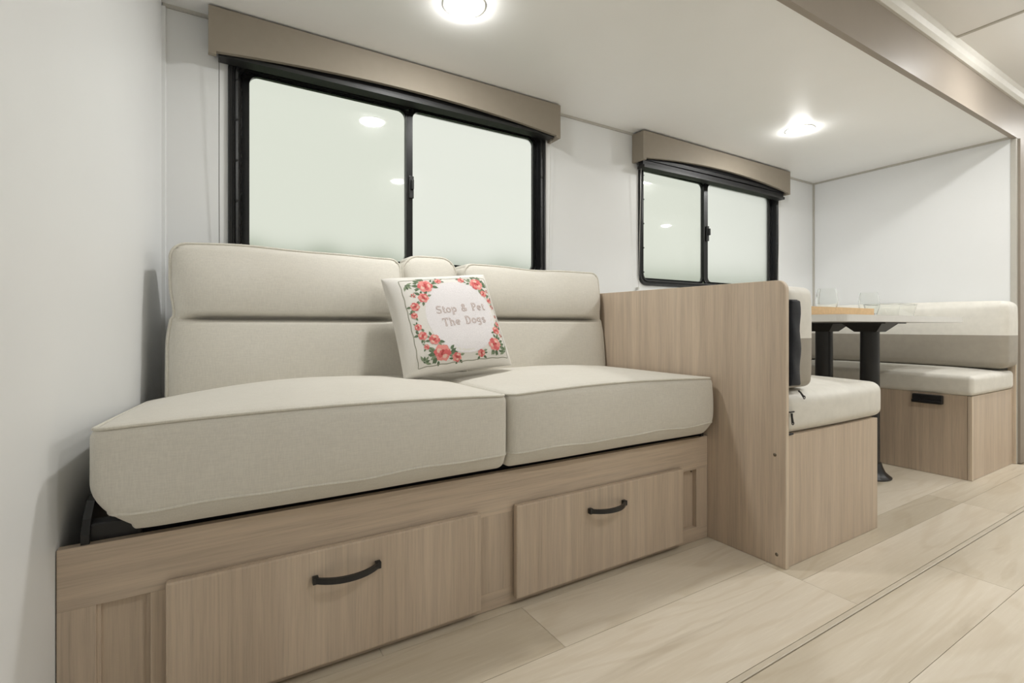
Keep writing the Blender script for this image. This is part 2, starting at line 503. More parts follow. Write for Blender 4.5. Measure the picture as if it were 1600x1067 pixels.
def valance(x0, x1, y0, z0, z1, rise, label):
    t = thing('window_valance', ((x0 + x1) / 2, WY - 0.05, z0), label, 'valance', 'window valances')
    ft = 0.016                                 # board thickness
    # front board with an arched lower edge and short feet at the ends
    n = 28; foot = 0.022
    low = [(x0, z0)]
    low.append((x0 + foot, z0))
    for k in range(n + 1):
        u = k / n
        x = x0 + foot + (x1 - x0 - 2 * foot) * u
        low.append((x, z0 + 0.010 + rise * (1 - (2 * u - 1) ** 2)))
    low += [(x1 - foot, z0), (x1, z0)]
    poly = low + [(x1, z1), (x0, z1)]
    # build as strip so the concave polygon stays clean
    V, F = [], []
    for (x, z) in low:
        V += [(x, y0, z), (x, y0, z1), (x, y0 + ft, z), (x, y0 + ft, z1)]
    for i in range(len(low) - 1):
        a, c = 4 * i, 4 * (i + 1)
        F += [(a, c, c + 1, a + 1), (a + 2, a + 3, c + 3, c + 2), (a, a + 2, c + 2, c), (a + 1, c + 1, c + 3, a + 3)]
    e = 4 * (len(low) - 1)
    F += [(0, 1, 3, 2), (e, e + 2, e + 3, e + 1)]
    obj('front_board', (V, F), 'valance_taupe', t)
    for xx in (x0, x1 - ft):
        obj('end_return', box(xx, xx + ft, y0 + ft, WY - 0.001, z0 + (0.03 if xx < 1 else 0.0), z1), 'valance_taupe', t)
    obj('top_board', box(x0 + ft, x1 - ft, y0 + ft, WY - 0.001, z1 - 0.012, z1), 'valance_taupe', t)
    return t
valance(-0.008, 1.378, 1.838, 1.606, 1.758, 0.036, 'long taupe valance above the large window behind the sofa')
valance(1.912, 3.262, 1.838, 1.606, 1.755, 0.040, 'taupe valance with arched lower edge above the dinette window')

def shade(x0, x1, zb, bow, cords, label):
    t = thing('roller_shade', ((x0 + x1) / 2, WY - 0.03, zb), label, 'blind', 'pleated shades drawn up under the valances')
    # gathered black cloth: a pleated stack under the valance
    y0, y1 = 1.868, 1.900
    n = 30
    def strip(za, zb_, ya, yb_, mi):
        V, F = [], []
        for k in range(n + 1):
            u = k / n; x = x0 + (x1 - x0) * u
            dz = bow * (1 - (2 * u - 1) ** 2)
            V += [(x, ya, za + dz), (x, yb_, za + dz), (x, yb_, zb_ + dz * 0.3), (x, ya, zb_ + dz * 0.3)]
        for k in range(n):
            for q in range(4):
                F.append((4 * k + q, 4 * k + (q + 1) % 4, 4 * k + 4 + (q + 1) % 4, 4 * k + 4 + q))
        F += [(0, 1, 2, 3), (4 * n, 4 * n + 3, 4 * n + 2, 4 * n + 1)]
        return V, F
    for k in range(5):
        z = zb + 0.016 + k * 0.024
        obj('pleat', strip(z, z + 0.0225, y0 - 0.004 * (k % 2), y1 + 0.004 * (k % 2), 0), 'shade_black', t)
    obj('bottom_rail', strip(zb, zb + 0.015, y0 - 0.010, y1 + 0.008, 0), 'shade_rail', t, smooth=20)
    for (cx, cz, m) in cords:
        obj('tension_cord', tube([(cx, 1.885, zb + 0.004), (cx, 1.897, cz + 0.25), (cx + 0.001, 1.905, cz)], 0.0011, 6), m, t, smooth=True)
        obj('cord_anchor', box(cx - 0.005, cx + 0.005, 1.902, WY - 0.0005, cz - 0.007, cz + 0.007, 0.002), m, t)
    return t
shade(0.020, 1.356, 1.614, 0.004, [(0.022, 0.955, 'cord_dark'), (1.358, 0.955, 'cord_white')], 'black shade drawn up above the large window behind the sofa')
shade(1.940, 3.232, 1.575, 0.006, [(1.944, 0.94, 'cord_white'), (3.226, 0.94, 'cord_white')], 'black shade drawn up above the dinette window')

# ------------------------------------------------------------------ ceiling lights
def puck(x, y, z, lens, label, group, end=''):
    t = thing('recessed_ceiling_light' + end, (x, y, z), label, 'light', group)
    obj('trim_ring', lathe([(0.069, 0.0), (0.068, -0.0015), (0.064, -0.0025), (0.060, -0.002), (0.060, 0.0)], x, y, z, 40), 'lens_ring', t, smooth=True)
    obj('lens' + end, lathe([(0.0, -0.016), (0.02, -0.0152), (0.04, -0.012), (0.052, -0.0075), (0.0585, -0.003), (0.0595, -0.0005)], x, y, z, 40), lens, t, smooth=True)
puck(0.69, 1.43, CZ, 'lens_slide', 'round glowing ceiling light above the beige sofa', 'lights in the low ceiling')
puck(2.626, 1.43, CZ, 'lens_slide', 'round glowing ceiling light above the dinette table', 'lights in the low ceiling')
for x, y, w in ((2.95, 0.48, 'over the dinette opening'), (4.45, 0.48, 'past the end wall')):
    puck(x, y, HZ, 'lens_main', 'round glowing light in the high ceiling along the taupe fascia ' + w, 'lights in the high ceiling along the fascia', '_offscreen')
for x, y, w in ((1.38, -0.25, 'opposite the sofa'), (3.10, -0.30, 'opposite the dinette'), (4.83, -0.35, 'past the end wall')):
    puck(x, y, HZ, 'lens_main', 'round glowing light in the high ceiling over the walkway ' + w, 'lights in the high ceiling over the walkway', '_offscreen')

# ------------------------------------------------------------------ sofa base cabinet
BY = 1.130
BX0, BX1 = left_x(BY) + 0.002, 1.4885
cab = thing('sofa_base_cabinet', (0.63, 1.4, 0), 'light wood cabinet with two wide drawers under the sofa', 'cabinet')
FT = 0.018
def face(name, x0, x1, z0, z1, m, y0=BY, y1=BY + FT):
    return obj(name, box(x0, x1, y0, y1, z0, z1, 0.0008), m, cab)
RZ = 0.247
face('top_rail', BX0, BX1, RZ, 0.355, 'wood_x')
face('bottom_rail', BX0, BX1, 0.001, 0.047, 'wood_x')
face('stile', BX0, -0.174, 0.047, RZ, 'wood_z')
face('stile', -0.096, -0.040, 0.047, RZ, 'wood_z')
face('stile', 0.555, 0.716, 0.047, RZ, 'wood_z')
face('stile', 1.43, BX1, 0.047, RZ, 'wood_z')
face('recessed_panel', -0.174, -0.096, 0.047, RZ, 'wood_z', BY + 0.012, BY + 0.022)
obj('panel_bead', join(box(-0.174, -0.168, BY + 0.006, BY + 0.014, 0.047, RZ), box(-0.102, -0.096, BY + 0.006, BY + 0.014, 0.047, RZ)), 'wood_z', cab)
face('recessed_panel', 1.31, 1.43, 0.047, RZ, 'wood_z', BY + 0.016, BY + 0.026)
face('carcass_back', -0.04, 1.43, 0.047, RZ, 'wood_z', BY + 0.03, BY + 0.034)
obj('cabinet_top', box(BX0 + 0.03, BX1, BY + FT, WY - 0.09, 0.322, 0.337), 'wood_x', cab)
obj('screw', lathe([(0, 0), (0.003, 0.0008), (0.0032, 0.003)], 0, 0, 0, 8), 'screw_metal', cab, world_space=False)
COL.objects[-1].location = (1.418 - 0.63, BY + 0.0135 - 1.4, 0.238); COL.objects[-1].rotation_euler = (math.radians(90), 0, 0)
def pull(xc, zc, y, parent, half=0.066):
    """arched black bar pull bowing away from the drawer"""
    n = 18; V, F = [], []
    for k in range(n + 1):
        u = -1 + 2 * k / n
        bow = 0.026 * (1 - abs(u) ** 2.2) + 0.006
        x = xc + half * u
        hz = 0.0062
        for (dy, dz) in ((0, -hz), (0, hz), (-0.007, hz), (-0.007, -hz)):
            V.append((x, y - bow + dy * 1.0, zc + dz))
    for k in range(n):
        for q in range(4):
            F.append((4 * k + q, 4 * k + (q + 1) % 4, 4 * k + 4 + (q + 1) % 4, 4 * k + 4 + q))
    F += [(0, 1, 2, 3), (4 * n, 4 * n + 3, 4 * n + 2, 4 * n + 1)]
    feet = [box(xc + s * half - 0.006, xc + s * half + 0.006, y - 0.013, y, zc - 0.0075, zc + 0.0075, 0.0015) for s in (-1, 1)]
    return obj('handle', join((V, F), *feet), 'black_metal', parent, smooth=30)
for (x0, x1, hx) in ((-0.072, 0.583, 0.253), (0.688, 1.341, 1.001)):
    dr = obj('drawer', box(x0, x1, BY - 0.021, BY - 0.003, 0.019, 0.266, 0.0045), 'wood_z', cab)
    obj('drawer_box', box(x0 + 0.05, x1 - 0.05, BY - 0.003, BY + 0.25, 0.055, 0.235), 'wood_edge', dr)
    pull(hx, 0.207, BY - 0.021, dr)

# ------------------------------------------------------------------ sofa
sofa = thing('sofa', (0.65, 1.4, 0.34), 'cream linen two-seat sofa with piped cushions and split back', 'sofa')
def fpow(u, p): return max(0.0, 1 - abs(u) ** p)
def seat_deform(x0, x1, outer):
    y0, y1, z0, z1 = 1.088, 1.665, 0.370, 0.566
    def f(x, y, z):
        u = (2 * x - x0 - x1) / (x1 - x0); v = (2 * y - y0 - y1) / (y1 - y0); w = (2 * z - z0 - z1) / (z1 - z0)
        up = max(0.0, w)
        z2 = z + up * (0.022 * fpow(u, 2.0) * fpow(v, 2.0) - (0.030 * (v + 1) * 0.5 * max(0.0, -u) ** 1.5 if outer < 0 else 0.0))
        z2 += up * 0.010 * fpow(u, 2.0)
        # front bulges, then tucks back below the lower welt
        y2 = y
        fr = max(0.0, -v)
        y2 -= 0.018 * fr * fpow(w, 2) * fpow(u, 6)
        if z < 0.412: y2 += (0.412 - z) * 0.45 * fr
        # ends: slightly drawn in low down at the outer end
        x2 = x
        if outer < 0:
            low = max(0.0, min(1.0, (0.47 - z) / 0.085))
            x2 += max(0.0, -u) ** 5 * (low ** 2 * 0.056 - 0.004 + 0.030 * (v + 1) * 0.5)
            z2 += max(0.0, -u) ** 10 * low * 0.004
        else:
            low = max(0.0, min(1.0, (0.45 - z) / 0.065))
            x2 -= max(0.0, u) ** 6 * (low ** 2 * 0.022)
            x2 += max(0.0, u) ** 6 * 0.006 * fpow(w, 2)
        # soft unevenness of the stuffing
        z2 += 0.0025 * math.sin(7.0 * x + 1.3) * math.sin(6.0 * y) * up
        y2 += 0.0020 * math.sin(11.0 * x + 5 * z) * fr
        return x2, y2, z2
    return f, (y0, y1, z0, z1)
for (x0, x1, outer) in ((-0.176, 0.6505, -1), (0.6545, 1.468, 1)):
    f, (y0, y1, z0, z1) = seat_deform(x0, x1, outer)
    r = 0.020
    sc_ = obj('seat_cushion', rbox((x0, y0, z0), (x1, y1, z1), r, (34, 24, 14), f), 'linen', sofa, smooth=60)
    def welt(z, wob, ins):
        pts = []
        L = rrect(x0 + ins, x1 - ins, y0 + ins, y1 - ins, 0.022, 6)
        dense = []
        for i in range(len(L)):
            a, c = L[i], L[(i + 1) % len(L)]
            m = max(1, int(math.dist(a, c) / 0.025))
            dense += [(a[0] + (c[0] - a[0]) * k / m, a[1] + (c[1] - a[1]) * k / m) for k in range(m)]
        for (px, py) in dense:
            ww = wob * (math.sin(px * 17 + 0.6) * 0.6 + math.sin(px * 31 + 2.0) * 0.4)
            p = f(px, py, z + ww); pts.append(p)
        return pts
    top = welt(z1 - 0.004, 0.0, 0.0035)
    obj('piping', tube(top, 0.0033, 8, True), 'piping_cloth', sc_, smooth=60)
    low = [p for p in welt(0.414, 0.0035, 0.001)]
    obj('piping', tube(low, 0.0034, 8, True), 'piping_cloth', sc_, smooth=60)

def back_cushion(x0, x1, z0, z1, name, yb, thick, lean, crease, left_end, right_end):
    """upright cushion; the stitched crease splits its face into two rolls"""
    zc = crease; R_ = 0.045 if crease else 0.065
    def f(x, y, z):
        # round the outline's corners
        cx_ = min(max(x, x0 + R_), x1 - R_); cz_ = min(max(z, z0 + R_), z1 - R_)
        dx, dz = x - cx_, z - cz_
        if dx and dz:
            k_ = max(abs(dx), abs(dz)) / math.hypot(dx, dz)
            x, z = cx_ + dx * k_, cz_ + dz * k_
        u = (2 * x - x0 - x1) / (x1 - x0); w = (2 * z - z0 - z1) / (z1 - z0)
        v = (y - yb) / thick                       # 0 front .. 1 back
        fr = max(0.0, 1 - v * 2.2)
        x2, z2 = x, z
        y2 = y
        if zc:
            a = min(1.0, max(0.0, (1 - abs(u)) * (x1 - x0) / 2 / 0.10)); a = a * a * (3 - 2 * a)
            if z >= zc:
                q = (z - zc) / (z1 - zc); roll = 0.040 * math.sin(math.pi * min(1, 0.16 + 0.84 * q)) ** 0.7
                cr = 0.050 * math.exp(-((z - zc) / 0.010) ** 2)
            else:
                q = (zc - z) / (zc - z0); roll = 0.028 * math.sin(math.pi * min(1, 0.22 + 0.68 * q)) ** 0.7
                cr = 0.050 * math.exp(-((z - zc) / 0.006) ** 2)
            y2 -= fr * roll * fpow(u, 8) 
            y2 += fr * cr * a
            # outline is nipped where the crease meets the ends
            nip = math.exp(-((z - zc - 0.015) / 0.05) ** 2) * 0.010
            x2 -= math.copysign(abs(u) ** 5 * nip, u)
            if z < zc: x2 += math.copysign(abs(u) ** 5 * 0.006, u)
        else:
            y2 -= fr * 0.03 * fpow(u, 4) * fpow(w, 4)
        z2 += 0.004 * max(0.0, w) ** 4 * (math.sin(9 * x + 0.7) + math.sin(21 * x) * 0.4)
        y2 += (z - z0) * lean
        return x2, y2, z2
    r = 0.024
    c = obj(name, rbox((x0, yb, z0), (x1, yb + thick, z1), r, (34, 6, 150 if zc else 30), f), 'linen', sofa, smooth=60)
    e = 0.006
    L = [(x1 - e, z1 - e), (x0 + e, z1 - e), (x0 + e, z0 + e), (x1 - e, z0 + e)]; dense = []
    for i in range(4):
        a, d = L[i], L[(i + 1) % 4]
        m = int(math.dist(a, d) / 0.008)
        dense += [(a[0] + (d[0] - a[0]) * k / m, a[1] + (d[1] - a[1]) * k / m) for k in range(m)]
    obj('piping', tube([f(px, yb + e, pz) for (px, pz) in dense], 0.0040, 8, True), 'piping_cloth', c, smooth=60)
    return c
back_cushion(-0.104, 0.572, 0.505, 0.982, 'back_cushion', 1.640, 0.13, 0.10, 0.762, 1, 1)
back_cushion(0.806, 1.478, 0.505, 0.978, 'back_cushion', 1.640, 0.13, 0.10, 0.768, 1, 1)
back_cushion(0.578, 0.800, 0.505, 0.997, 'console_cushion', 1.672, 0.10, 0.10, None, 0, 0)
# folding steel mechanism under the seat
obj('seat_frame', join(box(-0.165, 1.45, 1.165, 1.20, 0.338, 0.369), box(-0.165, 1.45, 1.66, 1.69, 0.338, 0.369)), 'black_metal', sofa)
def hinge(x):
    prof = [(1.135, 0.343), (1.135, 0.372), (1.150, 0.395), (1.185, 0.418), (1.25, 0.425), (1.30, 0.41), (1.34, 0.343)]
    return obj('hinge_bracket', join(prism(prof, 'x', x, x + 0.012), box(x + 0.004, x + 0.085, 1.148, 1.185, 0.345, 0.385, 0.004)), 'black_metal', sofa)
hinge(-0.196); hinge(1.462)

# ------------------------------------------------------------------ pillow
PA, PB_, PT = 0.186, 0.178, 0.058
pil = thing('throw_pillow', (0.668, 1.512, 0.751), 'white square throw pillow with embroidered coral roses and lettering leaning on the sofa', 'pillow')
pil.rotation_euler = (math.radians(63), math.radians(-5.0), math.radians(-2))
def psurf(u, v, side=1, off=0.0):
    pin = 0.045
    x = PA * u * (1 - pin * (1 - v * v) * abs(u) ** 3)
    y = PB_ * v * (1 - pin * (1 - u * u) * abs(v) ** 3)
    t = PT * (max(0.0, (1 - abs(u) ** 4.5)) * max(0.0, (1 - abs(v) ** 4.5))) ** 0.5
    return (x, y, side * (t + off))
n = 44; V, F = [], []
G = [math.sin(math.pi / 2 * (-1 + 2 * k / n)) for k in range(n + 1)]
for side in (1, -1):
    for a in range(n + 1):
        for c in range(n + 1): V.append(psurf(G[a], G[c], side))
for s in range(2):
    o_ = s * (n + 1) ** 2
    for a in range(n):
        for c in range(n):
            F.append((o_ + a * (n + 1) + c, o_ + (a + 1) * (n + 1) + c, o_ + (a + 1) * (n + 1) + c + 1, o_ + a * (n + 1) + c + 1))
bm = bmesh.new()
bv = [bm.verts.new(v) for v in V]
for q in F: bm.faces.new([bv[i] for i in q])
bmesh.ops.remove_doubles(bm, verts=bm.verts, dist=1e-5)
obj('pillow_cover', from_bm(bm), 'pillow_cloth', pil, smooth=75, world_space=False)
SP = 0.83       # printed panel reaches this far on the cover
def on_panel(s, t, lift=0.0006): return psurf(s * 0.835 + 0.055, t * 0.855 - 0.045, 1, lift)
def disc(cx, cy, rad, lift, wob=0.0, k=0, seg=14, sx=1.0, ang=0.0):
    V = [on_panel(cx, cy, lift)]
    for i in range(seg):
        a = 2 * math.pi * i / seg
        rr = rad * (1 + wob * math.sin(5 * a + k))
        dx, dy = rr * math.cos(a) * sx, rr * math.sin(a)
        V.append(on_panel(cx + dx * math.cos(ang) - dy * math.sin(ang), cy + dx * math.sin(ang) + dy * math.cos(ang), lift))
    return V, [(0, 1 + i, 1 + (i + 1) % seg) for i in range(seg)]
def leaf(cx, cy, ang, ln, wd, lift):
    V, pts = [], []
    for k in range(7): 
        q = k / 6; pts.append((ln * q, wd * math.sin(math.pi * q ** 0.8)))
    outl = pts + [(a, -b_) for a, b_ in reversed(pts[1:-1])]
    for (a, b_) in outl:
        V.append(on_panel(max(-1.03, min(1.03, cx + a * math.cos(ang) - b_ * math.sin(ang))), max(-1.03, min(1.03, cy + a * math.sin(ang) + b_ * math.cos(ang))), lift))
    c = on_panel(max(-1.03, min(1.03, cx + ln / 2 * math.cos(ang))), max(-1.03, min(1.03, cy + ln / 2 * math.sin(ang))), lift)
    V.append(c); m = len(outl)
    return V, [(m, i, (i + 1) % m) for i in range(m)]
def ribbon(pts, wd, lift):
    V, F = [], []
    for i, (x, y) in enumerate(pts):
        a = pts[max(0, i - 1)]; c = pts[min(len(pts) - 1, i + 1)]
        dx, dy = c[0] - a[0], c[1] - a[1]; L = math.hypot(dx, dy) or 1
        nx, ny = -dy / L * wd / 2, dx / L * wd / 2
        V += [on_panel(x + nx, y + ny, lift), on_panel(x - nx, y - ny, lift)]
    for i in range(len(pts) - 1): F.append((2 * i, 2 * i + 1, 2 * i + 3, 2 * i + 2))
    return V, F
obj('printed_oval', join(*[disc(0.13, 0.02, 1.0, 0.0003, 0, 0, 64, 0.72)]) if False else
    (lambda R_: (sum([[on_panel(0.12 + 0.76 * q * math.cos(2 * math.pi * i / 48), 0.02 + 0.86 * q * math.sin(2 * math.pi * i / 48), 0.0003) for i in range(48)] for q in R_], []),
                 [(j * 48 + i, j * 48 + (i + 1) % 48, (j + 1) * 48 + (i + 1) % 48, (j + 1) * 48 + i) for j in range(len(R_) - 1) for i in range(48)] + [tuple(range(48))]))([0.1, 0.3, 0.5, 0.7, 0.85, 1.0]),
    'oval_white', pil, smooth=60, world_space=False)
ROSES = [(-0.49, 0.8, 0.169), (0.7, 0.79, 0.164), (0.71, -0.71, 0.149), (-0.48, -0.77, 0.181), (-0.6, 0.5, 0.116), (-0.82, 0.31, 0.101),
         (-0.59, -0.47, 0.116), (-0.81, -0.36, 0.096), (-0.19, -0.9, 0.101), (0.81, 0.53, 0.087), (0.85, -0.39, 0.096), (0.36, -0.88, 0.084),
         (-0.88, 0.11, 0.072), (-0.86, -0.16, 0.077), (-0.17, 0.93, 0.077), (0.36, 0.92, 0.077), (0.92, 0.36, 0.067), (0.95, 0.2, 0.053),
         (0.95, -0.23, 0.06), (0.96, -0.04, 0.036), (-0.8, 0.58, 0.053), (-0.78, -0.61, 0.058), (0.93, 0.61, 0.043), (0.94, -0.51, 0.043)]
RM = ['rose_deep', 'rose_coral', 'rose_pink', 'rose_pale', 'leaf_green', 'leaf_pale']
for k, (s, t, r) in enumerate(ROSES):
    ds = []
    big = r > 0.13
    nl = 7 if big else (5 if r > 0.07 else 3)
    if r > 0.056:
        out = math.atan2(t, s)
        for q in range(nl):
            tang = out + (math.pi / 2 if q % 2 else -math.pi / 2)
            a = (tang + random.uniform(-0.7, 0.7)) if q < nl - (3 if big else 1) else out + random.uniform(-0.9, 0.9)
            ln = r * random.uniform(0.75, 1.0) if big else r * random.uniform(0.8, 1.15)
            ds.append(mat_i(leaf(s + math.cos(a) * r * 0.85, t + math.sin(a) * r * 0.85, a + random.uniform(-0.4, 0.4), ln, ln * 0.26, 0.0005), 4 if q % 3 else 5))
            if big:
                a2 = a + 0.35
                ds.append(mat_i(leaf(s + math.cos(a2) * r * 1.05, t + math.sin(a2) * r * 1.05, a2 + 0.5, ln * 0.7, ln * 0.18, 0.00055), 4))
        for q in range(6):
            a = 2 * math.pi * q / 6 + k
            ds.append(mat_i(disc(s + math.cos(a) * r * 0.55, t + math.sin(a) * r * 0.55, r * 0.46, 0.0008 + 0.00003 * q, 0.12, q), (1, 2, 2)[q % 3]))
        for q in range(5):
            a = 2 * math.pi * q / 5 + k * 1.7
            ds.append(mat_i(disc(s + math.cos(a) * r * 0.42, t + math.sin(a) * r * 0.42, r * 0.30, 0.0011 + 0.00003 * q, 0.15, q, 10), (3, 1, 2)[q % 3]))
        for q in range(4):
            a = 2 * math.pi * q / 4 + k * 0.9
            ds.append(mat_i(disc(s + math.cos(a) * r * 0.2, t + math.sin(a) * r * 0.2, r * 0.17, 0.0014 + 0.00003 * q, 0.2, q, 8), (1, 0)[q % 2]))
        ds.append(mat_i(disc(s, t, r * 0.11, 0.0017, 0.2, 0, 8), 0))
    else:
        for q in range(5):
            a = 2 * math.pi * q / 5 + k
            ds.append(mat_i(disc(s + math.cos(a) * r * 0.7, t + math.sin(a) * r * 0.7, r * 0.34, 0.0007, 0.1, q, 8), (2, 1)[q % 2]))
        for q in range(3):
            a = 2 * math.pi * q / 3 + k
            ds.append(mat_i(leaf(s, t, a, r * 1.5, r * 0.2, 0.0005), 4))
    obj('embroidered_rose', join(*ds), RM, pil, world_space=False)
corner = []
for (sx, sy) in ((-0.90, 0.86), (0.92, 0.88), (0.95, -0.88), (-0.88, -0.92)):
    for q in range(5):
        a = math.atan2(-sy, -sx) + (q - 2) * 0.55
        corner.append(mat_i(leaf(sx + 0.03 * math.cos(a), sy + 0.03 * math.sin(a), a, 0.13 - 0.03 * (q % 2), 0.024, 0.00045 + q * 0.00002), 0 if q % 2 else 1))
        corner.append(mat_i(ribbon([(sx, sy), (sx + 0.12 * math.cos(a), sy + 0.12 * math.sin(a))], 0.012, 0.0006), 0))
spray = obj('embroidered_sprays', join(*corner), ['leaf_green', 'leaf_pale'], pil, world_space=False)
spray['kind'] = 'stuff'
bl = []
for e in range(4):
    pts = []
    for k in range(41):
        q = -1 + k / 20; wv = 1.0 + 0.006 * math.sin(k * 1.1 + e)
        pts.append([(q, wv), (wv, -q), (-q, -wv), (-wv, q)][e])
    bl.append(ribbon(pts, 0.014, 0.0006))
obj('border_stitching', join(*bl), 'border_thread', pil, world_space=False)
# outlined slab lettering, each glyph as strokes on a 0..1 cap height
def arc(cx, cy, rx, ry, a0, a1, m=10): return [(cx + rx * math.cos(math.radians(a0 + (a1 - a0) * k / m)), cy + ry * math.sin(math.radians(a0 + (a1 - a0) * k / m))) for k in range(m + 1)]
GL = {
 'S': (0.62, [arc(0.30, 0.74, 0.24, 0.22, 20, 270, 12) + arc(0.30, 0.26, 0.26, 0.25, 90, -160, 12)[1:], [(0.54, 0.80), (0.54, 1.0)], [(0.04, 0.0), (0.04, 0.2)]]),
 't': (0.46, [[(0.2, 0.9), (0.2, 0.15)] + arc(0.33, 0.14, 0.13, 0.12, 180, 330, 6), [(0.03, 0.62), (0.40, 0.62)]]),
 'o': (0.58, [arc(0.28, 0.32, 0.24, 0.30, 0, 360, 16)]),
 'p': (0.66, [[(0.14, 0.62), (0.14, -0.3)], [(0.0, 0.62), (0.14, 0.62)], [(0.0, -0.3), (0.3, -0.3)], arc(0.36, 0.32, 0.22, 0.28, 150, -150, 12)]),
 '&': (0.74, [[(0.66, 0.02), (0.2, 0.66)] + arc(0.30, 0.80, 0.15, 0.17, 200, -30, 8) + [(0.36, 0.58), (0.16, 0.42)] + arc(0.26, 0.22, 0.20, 0.21, 130, 300, 8) + [(0.52, 0.16), (0.64, 0.42)]]),
 'P': (0.66, [[(0.14, 0.0), (0.14, 0.98)], [(0.0, 0.0), (0.3, 0.0)], [(0.0, 0.98), (0.36, 0.98)] + arc(0.36, 0.73, 0.2, 0.25, 90, -90, 8) + [(0.14, 0.48)]]),
 'e': (0.58, [[(0.06, 0.34), (0.5, 0.34)] + arc(0.28, 0.32, 0.23, 0.30, 5, 310, 14)]),
 'T': (0.72, [[(0.34, 0.0), (0.34, 0.98)], [(0.2, 0.0), (0.48, 0.0)], [(0.02, 0.76), (0.02, 0.98), (0.66, 0.98), (0.66, 0.76)]]),
 'h': (0.70, [[(0.14, 0.0), (0.14, 1.0)], [(0.0, 1.0), (0.14, 1.0)], [(0.02, 0.0), (0.26, 0.0)], arc(0.33, 0.40, 0.19, 0.22, 170, 0, 8) + [(0.52, 0.0)], [(0.42, 0.0), (0.64, 0.0)]]),
 'D': (0.74, [[(0.14, 0.0), (0.14, 0.98)], [(0.0, 0.98), (0.3, 0.98)] + arc(0.3, 0.49, 0.32, 0.49, 90, -90, 12) + [(0.0, 0.0)]]),
 'g': (0.62, [arc(0.26, 0.36, 0.20, 0.25, 0, 360, 14), [(0.56, 0.62), (0.47, 0.60), (0.47, -0.08)] + arc(0.27, -0.10, 0.20, 0.20, 0, -150, 8)]),
 's': (0.52, [arc(0.24, 0.47, 0.17, 0.15, 25, 270, 8) + arc(0.24, 0.16, 0.19, 0.16, 90, -155, 8)[1:]]),
 ' ': (0.5, [])}
def lettering(text, s0, s1, t0, t1, cap):
    w = sum(GL[c][0] + 0.10 for c in text) - 0.10
    sc_ = (s1 - s0) / w; x = 0
    for c in text:
        ds = []
        for st_ in GL[c][1]:
            P_ = [(s0 + (x + a) * sc_, t0 + (t1 - t0) * (x + a) / w + b_ * cap) for a, b_ in st_]
            ds.append(mat_i(ribbon(P_, 0.027, 0.0009), 0))
            ds.append(mat_i(ribbon(P_, 0.012, 0.0012), 1))
        if ds: obj('letter', join(*ds), ['thread_tan', 'oval_white'], pil, world_space=False)
        x += GL[c][0] + 0.10
lettering('Stop & Pet', -0.39, 0.72, 0.11, 0.12, 0.165)
lettering('The Dogs', -0.32, 0.65, -0.19, -0.18, 0.165)

# ------------------------------------------------------------------ partition between sofa and dinette
part = thing('partition_panel', (1.497, 1.38, 0), 'tall light wood panel standing between the sofa and the dinette', 'partition')
PX0, PX1, PY0, PZ = 1.4905, 1.5065, 0.853, 0.880
poly = [(WY - 0.002, 0.001), (PY0 + 0.002, 0.001)] + [(PY0 + 0.002 + 0.03 * (1 - math.cos(math.radians(a))), PZ - 0.03 + 0.03 * math.sin(math.radians(a))) for a in range(0, 91, 15)] + [(WY - 0.002, PZ + 0.006)]
obj('panel', prism(poly, 'x', PX0, PX1), 'wood_z', part)
edge_o = poly[1:]
V, F = [], []
for (y, z) in edge_o:
    V += [(PX0 - 0.0003, y, z), (PX1 + 0.0003, y, z)]
Vo = []
inner = edge_o
outer = [(y - 0.002 if z < PZ - 0.001 else y, z + (0.0015 if z > PZ - 0.03 else 0)) for (y, z) in edge_o]
V = []
for (a, c) in zip(inner, outer):
    V += [(PX0 - 0.0004, *a), (PX1 + 0.0004, *a), (PX1 - 0.001, *c), (PX0 + 0.001, *c)]
F = []
for k in range(len(edge_o) - 1):
    for q in range(4): F.append((4 * k + q, 4 * k + (q + 1) % 4, 4 * k + 4 + (q + 1) % 4, 4 * k + 4 + q))
F += [(0, 1, 2, 3), tuple(4 * (len(edge_o) - 1) + q for q in (3, 2, 1, 0))]
obj('edge_banding', (V, F), 'wood_edge', part)
for (y, z) in ((0.888, 0.342), (0.882, 0.036)):
    obj('screw', lathe([(0.0, 0.0022), (0.003, 0.0018), (0.0052, 0.0006), (0.0055, 0.0)], 0, 0, 0, 14), 'screw_metal', part, world_space=False)
    s = COL.objects[-1]; s.rotation_euler = (0, math.radians(-90), 0); s.location = (PX0 - 1.497, y - 1.38, z)

# ------------------------------------------------------------------ dinette benches
def soft(lo, hi, r, n, crown=(0, 0, 0), cuts=((), (), ()), extra=None):
    """upholstered block: each pair of faces swells by its crown"""
    c = [(lo[k] + hi[k]) / 2 for k in range(3)]; h = [(hi[k] - lo[k]) / 2 for k in range(3)]
    def f(*p):
        u = [(p[k] - c[k]) / h[k] for k in range(3)]
        q = list(p)
        for k in range(3):
            i, j = [a for a in range(3) if a != k]
            q[k] += crown[k] * (u[k] ** 3) * fpow(u[i], 3) * fpow(u[j], 4)
        # faces that press on a wall or panel stay flat
        q[0] = max(q[0], PX1 + 0.001) if lo[0] < 2 else min(q[0], RX - 0.003)
        q[1] = min(q[1], WY - 0.004)
        return extra(*q) if extra else q
    return rbox(lo, hi, r, n, f, cuts)
def split_faces(d, tests):
    """one (verts, faces) per test, by the face's centre"""
    V, F = d; outs = [[] for _ in tests]
    for f in F:
        c = [sum(V[i][k] for i in f) / len(f) for k in range(3)]
        for k, t in enumerate(tests):
            if t(*c): outs[k].append(f); break
    res = []
    for fs in outs:
        used = sorted({i for f in fs for i in f}); mp = {i: k for k, i in enumerate(used)}
        res.append(([V[i] for i in used], [tuple(mp[i] for i in f) for f in fs]))
    return res

